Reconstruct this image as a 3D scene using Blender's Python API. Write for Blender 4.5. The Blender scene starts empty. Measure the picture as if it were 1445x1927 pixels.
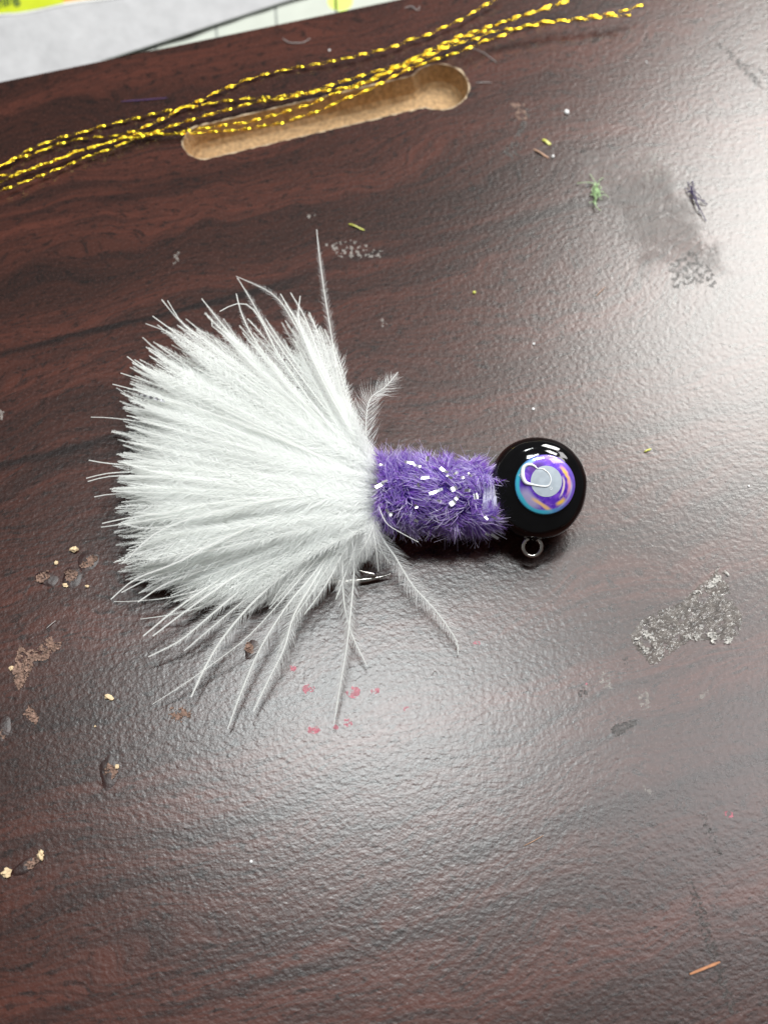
import bpy, bmesh, math, random
import numpy as np
from mathutils import Vector, noise as mnoise
from mathutils.geometry import intersect_point_tri_2d

random.seed(7)
rng = np.random.default_rng(7)
S = 0.001                       # everything below is measured in millimetres
scene = bpy.context.scene
col = scene.collection

# ------------------------------------------------------------------ camera
TILT = math.radians(24)
FPX, CX, CY, DIST = 2330.0, 722.5, 963.5, 118.0
FWD = np.array([0, math.sin(TILT), -math.cos(TILT)])
RIGHT = np.array([1.0, 0, 0])
UP = np.array([0, math.cos(TILT), math.sin(TILT)])
BACK = -FWD
CAM = -FWD * DIST

def ray(px, py):
    px = np.asarray(px, float); py = np.asarray(py, float)
    return FWD + ((px - CX) / FPX)[..., None] * RIGHT + ((CY - py) / FPX)[..., None] * UP

def P(px, py, z=0.0):
    """point of the board (or of the level z mm above it) measured off the photograph"""
    r = ray(px, py)
    t = (np.asarray(z, float) - CAM[2]) / r[..., 2]
    return CAM + r * t[..., None]

HEAD = P(1009, 919, 4.55)
DH = float(np.dot(HEAD - CAM, FWD))
MMPX = DH / FPX                 # mm per photograph pixel at the jig

def J(px, py, d=0.0):
    """point of the jig's own mid plane, d mm proud of it"""
    r = ray(px, py)
    return CAM + r * (DH - np.asarray(d, float))[..., None]

cam_d = bpy.data.cameras.new("camera")
cam_o = bpy.data.objects.new("camera", cam_d)
col.objects.link(cam_o)
cam_o.location = Vector(CAM * S)
cam_o.rotation_euler = (TILT, 0, 0)
cam_d.sensor_fit = 'VERTICAL'
cam_d.sensor_height = 36.0
cam_d.lens = 36.0 * FPX / 1927.0
cam_d.clip_start = 0.005
cam_d.clip_end = 20
cam_d.dof.use_dof = True
cam_d.dof.focus_distance = (DH - 2.0) * S
cam_d.dof.aperture_fstop = 30.0
scene.camera = cam_o

# ------------------------------------------------------------------ light
scene.view_settings.view_transform = 'Standard'
scene.view_settings.look = 'None'
scene.view_settings.exposure = 0.0
scene.view_settings.gamma = 1.0
world = bpy.data.worlds.new("World")
scene.world = world
world.use_nodes = True
bg = world.node_tree.nodes['Background']
bg.inputs[0].default_value = (1.0, 0.98, 0.97, 1)
bg.inputs[1].default_value = 0.10

def lamp(name, px, py, dist, sx, sy, radiance, color, roll=0.0):
    """a room light hung where its mirror image falls on the board at (px, py)"""
    p = P(px, py, 0)
    d = p - CAM
    d = d / np.linalg.norm(d)
    d[2] = -d[2]
    pos = p + d * dist
    ld = bpy.data.lights.new(name, 'AREA')
    ld.shape = 'RECTANGLE'
    ld.size, ld.size_y = sx * S, sy * S
    ld.energy = radiance * math.pi * sx * sy * S * S
    ld.color = color
    lo = bpy.data.objects.new(name, ld)
    col.objects.link(lo)
    lo.location = Vector(pos * S)
    q = Vector(d).to_track_quat('Z', 'Y')
    lo.rotation_mode = 'QUATERNION'
    from mathutils import Quaternion
    lo.rotation_quaternion = q @ Quaternion((0, 0, 1), roll)
    return lo

lamp('ceiling_light', 690, 1335, 900, 235, 95, 60.0, (0.95, 1.0, 1.0), math.radians(-6))
lamp('window_light', 1520, 500, 900, 240, 340, 34.0, (1.0, 0.99, 0.95))
lamp('wall_light', 1690, 1330, 900, 170, 430, 12.5, (1.0, 0.97, 0.98))
scene.cycles.max_bounces = 12
scene.cycles.diffuse_bounces = 9
scene.cycles.transmission_bounces = 12
scene.cycles.transparent_max_bounces = 24
scene.cycles.use_denoising = True
scene.cycles.sample_clamp_indirect = 6.0

# ------------------------------------------------------------------ helpers
def mk(name, V, F, mat, parent=None, origin=None, smooth=False):
    V = np.asarray(V, float)
    o3 = np.zeros(3) if origin is None else np.asarray(origin, float)
    me = bpy.data.meshes.new(name)
    me.from_pydata(((V - o3) * S).tolist(), [], F if isinstance(F, list) else F.tolist())
    for m in (mat if isinstance(mat, (list, tuple)) else [mat]):
        me.materials.append(m)
    if smooth:
        me.polygons.foreach_set('use_smooth', [True] * len(me.polygons))
    me.update()
    ob = bpy.data.objects.new(name, me)
    col.objects.link(ob)
    if parent is not None:
        ob.parent = parent
    elif origin is not None:
        ob.location = Vector(o3 * S)
    return ob

def thing(name, label, cat, loc, group=None):
    o = bpy.data.objects.new(name, None)
    o.empty_display_size = 0.003
    col.objects.link(o)
    o.location = Vector(np.asarray(loc) * S)
    return tag(o, label, cat, group)

def tag(o, label, cat, group=None):
    o['label'] = label
    o['category'] = cat
    if group:
        o['group'] = group
    return o

class MB:
    def __init__(self):
        self.V, self.F, self.M, self.n = [], [], [], 0
    def add(self, V, F, mi=0):
        V = np.asarray(V, float)
        self.V.append(V)
        for f in F:
            self.F.append([i + self.n for i in f])
        self.M += [mi] * len(F)
        self.n += len(V)
    def build(self, name, mat, parent=None, origin=None, smooth=False):
        if origin is None and parent is None:
            A = np.vstack(self.V)
            origin = (A.min(0) + A.max(0)) / 2
            origin[2] = A[:, 2].min()
        o = mk(name, np.vstack(self.V), self.F, mat, parent, origin, smooth)
        if max(self.M, default=0) > 0:
            o.data.polygons.foreach_set('material_index', self.M)
        return o

def norm(v):
    v = np.asarray(v, float)
    return v / np.maximum(np.linalg.norm(v, axis=-1, keepdims=True), 1e-9)

def resample(pts, n):
    """smooth Catmull-Rom through the points, n samples evenly along it"""
    pts = np.asarray(pts, float)
    if len(pts) == 2:
        t = np.linspace(0, 1, n)[:, None]
        return pts[0] * (1 - t) + pts[1] * t
    Q = np.vstack([2 * pts[0] - pts[1], pts, 2 * pts[-1] - pts[-2]])
    out = []
    for i in range(1, len(Q) - 2):
        p0, p1, p2, p3 = Q[i - 1], Q[i], Q[i + 1], Q[i + 2]
        for t in np.linspace(0, 1, 12, endpoint=False):
            out.append(0.5 * (2 * p1 + (p2 - p0) * t + (2 * p0 - 5 * p1 + 4 * p2 - p3) * t * t
                              + (3 * p1 - p0 - 3 * p2 + p3) * t ** 3))
    out.append(Q[-2])
    out = np.array(out)
    L = np.r_[0, np.cumsum(np.linalg.norm(np.diff(out, axis=0), axis=1))]
    s = np.linspace(0, L[-1], n)
    return np.stack([np.interp(s, L, out[:, k]) for k in range(out.shape[1])], 1)

def tube(path, radii, sides=6, closed=False, cap=True):
    path = np.asarray(path, float)
    n = len(path)
    radii = np.broadcast_to(np.asarray(radii, float), (n,))
    if closed:
        T = norm(np.roll(path, -1, 0) - np.roll(path, 1, 0))
    else:
        T = norm(np.gradient(path, axis=0))
    ref = np.array([0.13, 0.21, 0.97])
    if abs(np.dot(T.mean(0), ref)) > 0.9:
        ref = np.array([1.0, 0.1, 0])
    A = norm(np.cross(T, ref)); B = np.cross(T, A)
    an = np.arange(sides) * 2 * math.pi / sides
    V = path[:, None] + radii[:, None, None] * (np.cos(an)[None, :, None] * A[:, None] + np.sin(an)[None, :, None] * B[:, None])
    V = V.reshape(-1, 3)
    F = []
    for i in range(n if closed else n - 1):
        a, b = i * sides, ((i + 1) % n) * sides
        for k in range(sides):
            k2 = (k + 1) % sides
            F.append([a + k, a + k2, b + k2, b + k])
    if cap and not closed:
        F.append(list(range(sides))[::-1])
        F.append([(n - 1) * sides + k for k in range(sides)])
    return V, F

def lathe(profile, centre, ax, ay, an, sx=1.0, sy=1.0, seg=64):
    V, F = [], []
    m = len(profile)
    th = np.arange(seg) * 2 * math.pi / seg
    for r, d in profile:
        V.append(centre + (r * sx * np.cos(th))[:, None] * ax + (r * sy * np.sin(th))[:, None] * ay + d * an)
    V = np.vstack(V)
    for i in range(m - 1):
        for k in range(seg):
            k2 = (k + 1) % seg
            F.append([i * seg + k, i * seg + k2, (i + 1) * seg + k2, (i + 1) * seg + k])
    F.append([k for k in range(seg)][::-1])
    F.append([(m - 1) * seg + k for k in range(seg)])
    return V, F

def inside(poly, x, y):
    c = False
    n = len(poly)
    for i in range(n):
        x1, y1 = poly[i]; x2, y2 = poly[(i + 1) % n]
        if (y1 > y) != (y2 > y) and x < (x2 - x1) * (y - y1) / (y2 - y1) + x1:
            c = not c
    return c

# ------------------------------------------------------------------ materials
def mat(name):
    m = bpy.data.materials.new(name)
    m.use_nodes = True
    nt = m.node_tree
    return m, nt, nt.nodes['Principled BSDF']

def setp(b, **kw):
    names = dict(base='Base Color', rough='Roughness', metal='Metallic', spec='Specular IOR Level', coat='Coat Weight',
                 coatr='Coat Roughness', trans='Transmission Weight', ior='IOR', sheen='Sheen Weight', alpha='Alpha',
                 sss='Subsurface Weight')
    for k, v in kw.items():
        if k == 'base':
            v = (*v, 1) if len(v) == 3 else v
        b.inputs[names[k]].default_value = v

def simple(name, base, rough=0.5, var=0.25, scale=2.0, bump=0.0, bscale=None, **kw):
    """plain colour with procedural mottling (scale in features per mm)"""
    m, nt, b = mat(name)
    setp(b, rough=rough, **kw)
    tc = nt.nodes.new('ShaderNodeTexCoord')
    mp = nt.nodes.new('ShaderNodeMapping'); mp.inputs['Scale'].default_value = (1 / S,) * 3
    nz = nt.nodes.new('ShaderNodeTexNoise'); nz.inputs['Scale'].default_value = scale; nz.inputs['Detail'].default_value = 4
    rp = nt.nodes.new('ShaderNodeValToRGB')
    rp.color_ramp.elements[0].position = 0.3; rp.color_ramp.elements[1].position = 0.7
    rp.color_ramp.elements[0].color = (*[c * (1 - var) for c in base], 1)
    rp.color_ramp.elements[1].color = (*[min(1, c * (1 + var)) for c in base], 1)
    L = nt.links.new
    L(tc.outputs['Object'], mp.inputs[0]); L(mp.outputs[0], nz.inputs['Vector'])
    L(nz.outputs['Fac'], rp.inputs[0]); L(rp.outputs[0], b.inputs['Base Color'])
    if bump:
        n2 = nt.nodes.new('ShaderNodeTexNoise'); n2.inputs['Scale'].default_value = bscale or scale * 3; n2.inputs['Detail'].default_value = 3
        bp = nt.nodes.new('ShaderNodeBump'); bp.inputs['Strength'].default_value = 1.0; bp.inputs['Distance'].default_value = bump * S
        L(mp.outputs[0], n2.inputs['Vector']); L(n2.outputs['Fac'], bp.inputs['Height']); L(bp.outputs[0], b.inputs['Normal'])
    return m

def fibre_mat(name, base, transl=0.35, rough=0.6, tcol=None, sheen=0.0):
    m, nt, b = mat(name)
    setp(b, base=base, rough=rough, sheen=sheen)
    b.inputs['Specular IOR Level'].default_value = 0.3
    t = nt.nodes.new('ShaderNodeBsdfTranslucent'); t.inputs[0].default_value = (*(tcol or base), 1)
    mx = nt.nodes.new('ShaderNodeMixShader'); mx.inputs[0].default_value = transl
    nt.links.new(b.outputs[0], mx.inputs[1]); nt.links.new(t.outputs[0], mx.inputs[2])
    nt.links.new(mx.outputs[0], nt.nodes['Material Output'].inputs['Surface'])
    return m

def laminate():
    m, nt, b = mat('mahogany_laminate')
    N, L = nt.nodes.new, nt.links.new
    tc = N('ShaderNodeTexCoord')
    g0, g1 = P(0, 680), P(778, 480)
    ang = math.atan2(g1[1] - g0[1], g1[0] - g0[0])
    mm = N('ShaderNodeMapping'); mm.inputs['Scale'].default_value = (1 / S,) * 3
    L(tc.outputs['Object'], mm.inputs[0])
    rot = N('ShaderNodeMapping'); rot.vector_type = 'TEXTURE'; rot.inputs['Rotation'].default_value = (0, 0, ang)
    L(mm.outputs[0], rot.inputs[0])

    def math_(op, a, bb=None, clamp=False):
        n = N('ShaderNodeMath'); n.operation = op; n.use_clamp = clamp
        for i, v in enumerate((a, bb)):
            if v is None: continue
            if isinstance(v, (int, float)): n.inputs[i].default_value = v
            else: L(v, n.inputs[i])
        return n.outputs[0]
    def noise(vec, sc, scale=1.0, detail=4, rough=0.55, dist=0.0, off=(0, 0, 0)):
        mp = N('ShaderNodeMapping'); mp.inputs['Scale'].default_value = sc; mp.inputs['Location'].default_value = off
        L(vec, mp.inputs[0])
        n = N('ShaderNodeTexNoise'); n.inputs['Scale'].default_value = scale; n.inputs['Detail'].default_value = detail
        n.inputs['Roughness'].default_value = rough; n.inputs['Distortion'].default_value = dist
        L(mp.outputs[0], n.inputs['Vector'])
        return n.outputs['Fac']
    def ramp(v, lo, hi):
        n = N('ShaderNodeMapRange'); n.inputs[1].default_value = lo; n.inputs[2].default_value = hi
        n.interpolation_type = 'SMOOTHSTEP'
        L(v, n.inputs[0]); return n.outputs[0]
    def mixc(f, a, c):
        n = N('ShaderNodeMix'); n.data_type = 'RGBA'
        if isinstance(f, (int, float)): n.inputs[0].default_value = f
        else: L(f, n.inputs[0])
        for i, v in ((6, a), (7, c)):
            if isinstance(v, tuple): n.inputs[i].default_value = (*v, 1)
            else: L(v, n.inputs[i])
        return n.outputs[2]
    # wandering of the grain lines
    warp = noise(rot.outputs[0], (0.035, 0.055, 1), 1.0, 3, 0.5, 0.4)
    sep = N('ShaderNodeSeparateXYZ'); L(rot.outputs[0], sep.inputs[0])
    vv = math_('ADD', sep.outputs[1], math_('MULTIPLY', math_('SUBTRACT', warp, 0.5), 15.0))
    cmb = N('ShaderNodeCombineXYZ'); L(sep.outputs[0], cmb.inputs[0]); L(vv, cmb.inputs[1])
    W = cmb.outputs[0]
    broad = noise(W, (0.012, 0.16, 1), 1.0, 3, 0.5)
    streak = noise(W, (0.022, 0.55, 1), 1.0, 5, 0.6, 0.3, (3, 7, 0))
    fine = noise(W, (0.14, 2.6, 1), 1.0, 4, 0.65, 0.2)
    mott = noise(mm.outputs[0], (1, 1, 1), 3.2, 3, 0.6)
    pores = noise(W, (0.75, 2.0, 1), 1.0, 4, 0.65, 0.5, (9, 1, 0))
    c = mixc(ramp(broad, 0.35, 0.65), (0.032, 0.0122, 0.0090), (0.076, 0.0235, 0.0158))
    c = mixc(math_('MULTIPLY', ramp(streak, 0.50, 0.68), 0.60), c, (0.010, 0.0066, 0.0062))
    c = mixc(math_('MULTIPLY', ramp(fine, 0.42, 0.62), 0.50), c, (0.017, 0.0095, 0.0085))
    c = mixc(math_('MULTIPLY', ramp(pores, 0.51, 0.66), 0.75), c, (0.008, 0.0055, 0.0052))
    c = mixc(math_('MULTIPLY', ramp(mott, 0.50, 0.75), 0.30), c, (0.105, 0.036, 0.026))
    # the few long black bands of the print
    jit = noise(rot.outputs[0], (0.05, 0.2, 1), 1.0, 5, 0.6, 0.0, (2, 2, 5))
    jit2 = noise(rot.outputs[0], (0.35, 1.0, 1), 1.0, 4, 0.6, 0.0, (1, 8, 5))
    ca, sa = math.cos(-ang), math.sin(-ang)
    def rv(px, py):
        p = P(px, py); return p[0] * sa + p[1] * ca, p[0] * ca - p[1] * sa
    for (qx, qy, w, k) in ((286, 599, 0.55, 0.85), (90, 858, 0.75, 0.8), (850, 445, 1.3, 0.6), (330, 1830, 0.8, 0.5), (690, 1790, 0.9, 0.55),
                           (620, 1760, 0.6, 0.5), (1180, 1510, 1.4, 0.5), (980, 800, 0.5, 0.35), (1300, 960, 0.8, 0.4), (200, 380, 1.2, 0.35)):
        v0, u0 = rv(qx, qy)
        dv = math_('SUBTRACT', sep.outputs[1], v0)
        dv = math_('ADD', dv, math_('MULTIPLY', math_('SUBTRACT', jit, 0.5), 2.6))
        dv = math_('ADD', dv, math_('MULTIPLY', math_('SUBTRACT', jit2, 0.5), 0.8))
        d = math_('DIVIDE', math_('ABSOLUTE', dv), w)
        f = math_('SUBTRACT', 1.0, ramp(d, 0.15, 1.0))
        du = math_('DIVIDE', math_('ABSOLUTE', math_('SUBTRACT', sep.outputs[0], u0)), 26.0)
        f = math_('MULTIPLY', math_('MULTIPLY', f, math_('SUBTRACT', 1.0, ramp(du, 0.35, 1.0))), k)
        c = mixc(f, c, (0.007, 0.0048, 0.0048))
    # rubbed dull area right of the keyhole slot
    wc = P(1225, 400)
    sp = N('ShaderNodeSeparateXYZ'); L(mm.outputs[0], sp.inputs[0])
    wn = noise(mm.outputs[0], (1, 1, 1), 0.35, 6, 0.7)
    wob = math_('MULTIPLY', math_('SUBTRACT', wn, 0.5), 7.0)
    xx = math_('ADD', math_('SUBTRACT', sp.outputs[0], float(wc[0])), math_('MULTIPLY', math_('SUBTRACT', sp.outputs[1], float(wc[1])), 0.42))
    dx = math_('DIVIDE', math_('ABSOLUTE', math_('ADD', xx, wob)), 5.0)
    dy = math_('DIVIDE', math_('ABSOLUTE', math_('ADD', math_('SUBTRACT', sp.outputs[1], float(wc[1])), wob)), 8.2)
    wear = math_('SUBTRACT', 1.0, ramp(math_('MAXIMUM', dx, dy), 0.55, 1.1))
    wn2 = noise(mm.outputs[0], (1.0, 0.6, 1), 1.1, 6, 0.75, 0.6, (6, 2, 1))
    wear = math_('MULTIPLY', wear, math_('ADD', 0.25, math_('MULTIPLY', ramp(wn2, 0.36, 0.58), 0.85)))
    c = mixc(math_('MULTIPLY', wear, 0.25), c, (0.05, 0.045, 0.035))
    L(c, b.inputs['Base Color'])
    rr = math_('ADD', 0.215, math_('MULTIPLY', mott, 0.10))
    rr = math_('ADD', rr, math_('MULTIPLY', wear, 0.11))
    L(rr, b.inputs['Roughness'])
    b.inputs['Specular IOR Level'].default_value = 0.45
    # leathery embossing
    h1 = noise(mm.outputs[0], (1.0, 1.15, 1), 2.3, 1.6, 0.45, 0.1)
    h2 = noise(mm.outputs[0], (1, 1, 1), 5.5, 3, 0.6)
    h3 = noise(mm.outputs[0], (1, 1, 1), 1.6, 4, 0.7, 0.3, (4, 4, 4))
    h = math_('ADD', math_('MULTIPLY', h1, 1.0), math_('MULTIPLY', h2, 0.22))
    h = math_('ADD', h, math_('MULTIPLY', math_('MULTIPLY', h3, wear), 1.2))
    bp = N('ShaderNodeBump'); bp.inputs['Strength'].default_value = 1.0; bp.inputs['Distance'].default_value = 0.020 * S
    L(h, bp.inputs['Height']); L(bp.outputs[0], b.inputs['Normal'])
    return m

M_lam = laminate()
M_mdf = simple('raw_fibreboard', (0.44, 0.285, 0.145), 0.9, 0.35, 2.2, 0.12, 4.0)
M_black = simple('black_powder_paint', (0.003, 0.003, 0.0035), 0.06, 0.2, 1.0, 0.012, 1.2)
M_nickel = simple('black_nickel', (0.80, 0.77, 0.72), 0.22, 0.2, 1.0, metal=1.0)
M_feather = fibre_mat('white_marabou', (0.955, 0.97, 0.96), 0.48, 0.7)
M_quill = fibre_mat('white_quill', (0.94, 0.95, 0.93), 0.30, 0.5)
M_pur = [fibre_mat('violet_fibre', (0.31, 0.14, 0.60), 0.38, 0.4, (0.42, 0.20, 0.78)),
         fibre_mat('purple_fibre', (0.58, 0.42, 0.82), 0.4, 0.35, (0.66, 0.46, 0.92)),
         fibre_mat('lavender_fibre', (0.83, 0.77, 0.95), 0.42, 0.35, (0.6, 0.48, 0.95))]
M_core = simple('violet_core', (0.06, 0.02, 0.22), 0.8, 0.3, 2)
M_silver = simple('silver_mylar', (0.80, 0.80, 0.84), 0.30, 0.05, 1.0, 0.012, 3.0, metal=1.0)
M_thread = simple('lavender_thread', (0.76, 0.76, 0.90), 0.5, 0.08, 4.0)
M_gold = simple('gold_tinsel_foil', (0.95, 0.64, 0.045), 0.2, 0.12, 1.5, metal=1.0)
M_paper = simple('white_bag_paper', (0.42, 0.42, 0.43), 0.75, 0.06, 0.5, 0.15, 0.5)
M_sheet = simple('pale_printed_sheet', (0.50, 0.53, 0.47), 0.7, 0.04, 0.3)
M_line = simple('grey_print', (0.22, 0.24, 0.22), 0.7, 0.1, 1)
M_white = simple('white_print', (0.74, 0.74, 0.70), 0.6, 0.03, 1)
M_lime = simple('lime_print', (0.46, 0.53, 0.006), 0.55, 0.05, 1.2)
M_orange = simple('orange_print', (0.62, 0.30, 0.015), 0.55, 0.2, 1.2)
M_dkgreen = simple('dark_green_print', (0.03, 0.075, 0.012), 0.6, 0.1, 1)
M_spot = simple('lime_spot_print', (0.66, 0.80, 0.16), 0.6, 0.05, 1)
M_desk = simple('desk_top', (0.35, 0.33, 0.30), 0.6, 0.1, 0.1)
M_drop = simple('dried_brown_glue', (0.022, 0.0065, 0.005), 0.40, 0.4, 1.5, 0.05, 2.0)
M_crust = simple('flaky_residue', (0.20, 0.125, 0.095), 0.8, 0.55, 2.6, 0.08, 4)
M_crumb = simple('cream_crumb', (0.72, 0.55, 0.34), 0.8, 0.2, 2.0, 0.05, 5)
M_glue = simple('crinkled_clear_glue', (0.22, 0.20, 0.18), 0.17, 0.45, 1.5, 0.06, 3.0, alpha=0.5)
M_flk = simple('white_glue_crust', (0.55, 0.53, 0.50), 0.5, 0.3, 2.0, alpha=0.8)
M_pale = simple('pale_scuff', (0.40, 0.37, 0.34), 0.5, 0.4, 2.0, alpha=0.42)
M_dark = simple('dark_scuff', (0.030, 0.023, 0.020), 0.40, 0.4, 2.0, alpha=0.55)
M_pink = simple('pink_ink', (0.50, 0.09, 0.14), 0.35, 0.3, 2.0, alpha=0.6)
M_milky = simple('milky_white', (0.86, 0.88, 0.90), 0.2, 0.06, 3.0, coat=0.8, coatr=0.05)  # white of the modelled eye reflection and of the bubble rings
M_green = fibre_mat('green_thread', (0.74, 0.90, 0.60), 0.35)
M_olive = simple('olive_clipping', (0.42, 0.42, 0.07), 0.5, 0.2, 2)
M_yell = simple('yellow_clipping', (0.62, 0.62, 0.12), 0.4, 0.2, 2)
M_tan = simple('tan_splinter', (0.55, 0.33, 0.22), 0.7, 0.25, 2)
M_orangew = simple('orange_splinter', (0.48, 0.21, 0.10), 0.7, 0.25, 2)
M_hair = fibre_mat('pale_lint', (0.60, 0.56, 0.55), 0.3)
M_dpur = fibre_mat('dark_purple_thread', (0.05, 0.03, 0.13), 0.2)
M_lpur = fibre_mat('purple_lint', (0.20, 0.12, 0.34), 0.3)
M_bead = simple('white_bead', (0.85, 0.85, 0.85), 0.4, 0.05, 2)

# ------------------------------------------------------------------ board with keyhole slot
e0, e1 = P(0, 155), P(722, 5)
ed = norm(e1 - e0)
en = np.array([ed[1], -ed[0], 0])              # towards the viewer
if en[1] > 0: en = -en
outer = [e0 - ed * 120, e0 + ed * 190, e0 + ed * 190 + en * 190, e0 - ed * 120 + en * 190]
cc = P(826, 163)
cr = 2.0 * 0 + float(np.linalg.norm(P(881, 161) - cc))
sl_a, sl_b = P(385, 267), P(800, 171)
sd = norm(sl_b - sl_a); sn = np.array([-sd[1], sd[0], 0])
hw = float(abs(np.dot(P(560, 189) - P(560, 253), sn))) / 2
endc = sl_a
loop = []
a0 = math.atan2(sd[1], sd[0])
half = math.asin(min(0.98, hw / cr))
perp = np.dot(sl_a - cc, sn)
for t in np.linspace(math.pi - half, -(math.pi - half), 40):
    loop.append(cc + cr * np.array([math.cos(a0 + t), math.sin(a0 + t), 0]))
for t in np.linspace(-math.pi / 2, -3 * math.pi / 2, 16):
    q = endc + hw * np.array([math.cos(a0 + t), math.sin(a0 + t), 0])
    loop.append(q)
# order: top of circle -> right -> bottom of circle -> left end -> back
lp = []
for i, q in enumerate(loop):
    nxt = loop[(i + 1) % len(loop)]
    k = max(1, int(np.linalg.norm(nxt - q) / 0.4))
    for j in range(k):
        p = q + (nxt - q) * j / k
        w = 0.035
        p = p + np.array([mnoise.noise(Vector((p[0] * 2.2, p[1] * 2.2, 1))), mnoise.noise(Vector((p[0] * 2.2, p[1] * 2.2, 9))), 0]) * w * 2
        lp.append(p)
lp = np.array(lp); lp[:, 2] = 0
board = thing('wooden_board', 'dark mahogany brown laminate board with a routed keyhole slot, under the fishing jig', 'board', (0, 0, -15))
BO = np.array([0, 0, -15.0])
bm = bmesh.new()
ov = [bm.verts.new(Vector((p - BO) * S)) for p in outer]
oe = [bm.edges.new((ov[i], ov[(i + 1) % 4])) for i in range(4)]
lv = [bm.verts.new(Vector((p - BO) * S)) for p in lp]
le = [bm.edges.new((lv[i], lv[(i + 1) % len(lv)])) for i in range(len(lv))]
bmesh.ops.triangle_fill(bm, use_beauty=True, use_dissolve=False, edges=oe + le)
for f in bm.faces:
    if f.normal.z < 0: f.normal_flip()
bv = [bm.verts.new(Vector((p - BO) * S + np.array([0, 0, -15 * S]))) for p in outer]
for i in range(4):
    bm.faces.new((ov[i], ov[(i + 1) % 4], bv[(i + 1) % 4], bv[i]))
bm.faces.new(bv)
bmesh.ops.recalc_face_normals(bm, faces=bm.faces[:])
me = bpy.data.meshes.new('laminate_top'); bm.to_mesh(me); bm.free()
me.materials.append(M_lam)
o = bpy.data.objects.new('laminate_top', me); col.objects.link(o); o.parent = board
# slot: sides and floor
mb = MB()
n = len(lp)
ctr = lp.mean(0)
rows = []
for z, inset in ((0.0, 0.0), (-0.2, 0.03), (-1.2, 0.25), (-2.2, 0.5), (-2.7, 0.9)):
    q = lp.copy(); q[:, 2] = z
    tang = norm(np.roll(lp, -1, 0) - np.roll(lp, 1, 0))
    nin = np.stack([tang[:, 1], -tang[:, 0], 0 * tang[:, 0]], 1)
    mid = lp + nin * 0.1
    # make sure it points inwards
    test = inside([tuple(p[:2]) for p in lp], *(lp[10] + nin[10] * 0.2)[:2])
    if not test: nin = -nin
    q = q + nin * inset
    if z < 0:
        q[:, :2] += np.array([[mnoise.noise(Vector((p[0] * 3, p[1] * 3, z * 3))), mnoise.noise(Vector((p[0] * 3, p[1] * 3, z * 3 + 8)))] for p in q]) * 0.05
    rows.append(q)
V = np.vstack(rows)
F = []
for i in range(len(rows) - 1):
    for k in range(n):
        k2 = (k + 1) % n
        F.append([i * n + k, i * n + k2, (i + 1) * n + k2, (i + 1) * n + k])
F.append([(len(rows) - 1) * n + k for k in range(n)])
mb.add(V, F)
mb.build('keyhole_slot', M_mdf, board, BO)
wid = np.array([max(0.0, 0.07 + 0.16 * mnoise.noise(Vector((p[0] * 1.6, p[1] * 1.6, 4.4))) + 0.08 * mnoise.noise(Vector((p[0] * 6, p[1] * 6, 1.4)))) + 0.015 for p in lp])
ri, ro_ = lp.copy(), lp - nin * wid[:, None]
ri[:, 2] = 0.012; ro_[:, 2] = 0.006
mk('chipped_rim', np.vstack([ri, ro_]), [[i, (i + 1) % n, n + (i + 1) % n, n + i] for i in range(n)],
   simple('torn_fibreboard_edge', (0.55, 0.43, 0.29), 0.9, 0.3, 4.0), board, BO)

desk = mk('desk_top', [(-900, -700, -30.2), (900, -700, -30.2), (900, 900, -30.2), (-900, 900, -30.2)], [[0, 1, 2, 3]], M_desk)
desk['kind'] = 'structure'

# ------------------------------------------------------------------ residue, drops and scuffs on the board (parts of it)
def crust(name, poly, m, cell=4.0, thr=-0.05, h=0.22, seed=0.0, parent=board, origin=BO, nscale=0.06, z0=0.012):
    poly = [tuple(p) for p in poly]
    xs = [p[0] for p in poly]; ys = [p[1] for p in poly]
    nx = int((max(xs) - min(xs)) / cell) + 2; ny = int((max(ys) - min(ys)) / cell) + 2
    idx, V, F = {}, [], []
    def vid(i, j):
        if (i, j) not in idx:
            x = min(xs) + i * cell + random.uniform(-.4, .4) * cell
            y = min(ys) + j * cell + random.uniform(-.4, .4) * cell
            q = P(x, y, 0)
            q[2] = z0 + h * max(0.0, random.random() ** 2 * 0.8 + 0.4 * mnoise.noise(Vector((x * .15, y * .15, seed))))
            idx[(i, j)] = len(V); V.append(q)
        return idx[(i, j)]
    for i in range(nx):
        for j in range(ny):
            x = min(xs) + (i + .5) * cell; y = min(ys) + (j + .5) * cell
            if inside(poly, x, y) and mnoise.noise(Vector((x * nscale, y * nscale, seed))) + 0.5 * mnoise.noise(Vector((x * nscale * 3, y * nscale * 3, seed))) > thr:
                a, b_, c, d = vid(i, j), vid(i + 1, j), vid(i + 1, j + 1), vid(i, j + 1)
                F.append([d, c, b_]); F.append([d, b_, a])
    if not F: return None
    return mk(name, V, F, m, parent, origin)

def drop(cx, cy, rx, ry, rot=0.0, h=0.28, seed=1):
    V, F = [], []
    seg, rings = 28, 5
    for k in range(rings + 1):
        f = 1 - k / rings
        for s in range(seg):
            a = 2 * math.pi * s / seg
            w = 1 + 0.22 * mnoise.noise(Vector((math.cos(a) * 1.3, math.sin(a) * 1.3, seed * 3.7)))
            x, y = rx * f * w * math.cos(a), ry * f * w * math.sin(a)
            x, y = x * math.cos(rot) - y * math.sin(rot), x * math.sin(rot) + y * math.cos(rot)
            q = P(cx + x, cy + y, 0); q[2] = 0.004 + h * (1 - f * f) ** 0.7
            V.append(q)
    for k in range(rings):
        for s in range(seg):
            s2 = (s + 1) % seg
            F.append([k * seg + s2, k * seg + s, (k + 1) * seg + s, (k + 1) * seg + s2])
    return mk('glue_drop', V, F, M_drop, board, BO, True)

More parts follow.
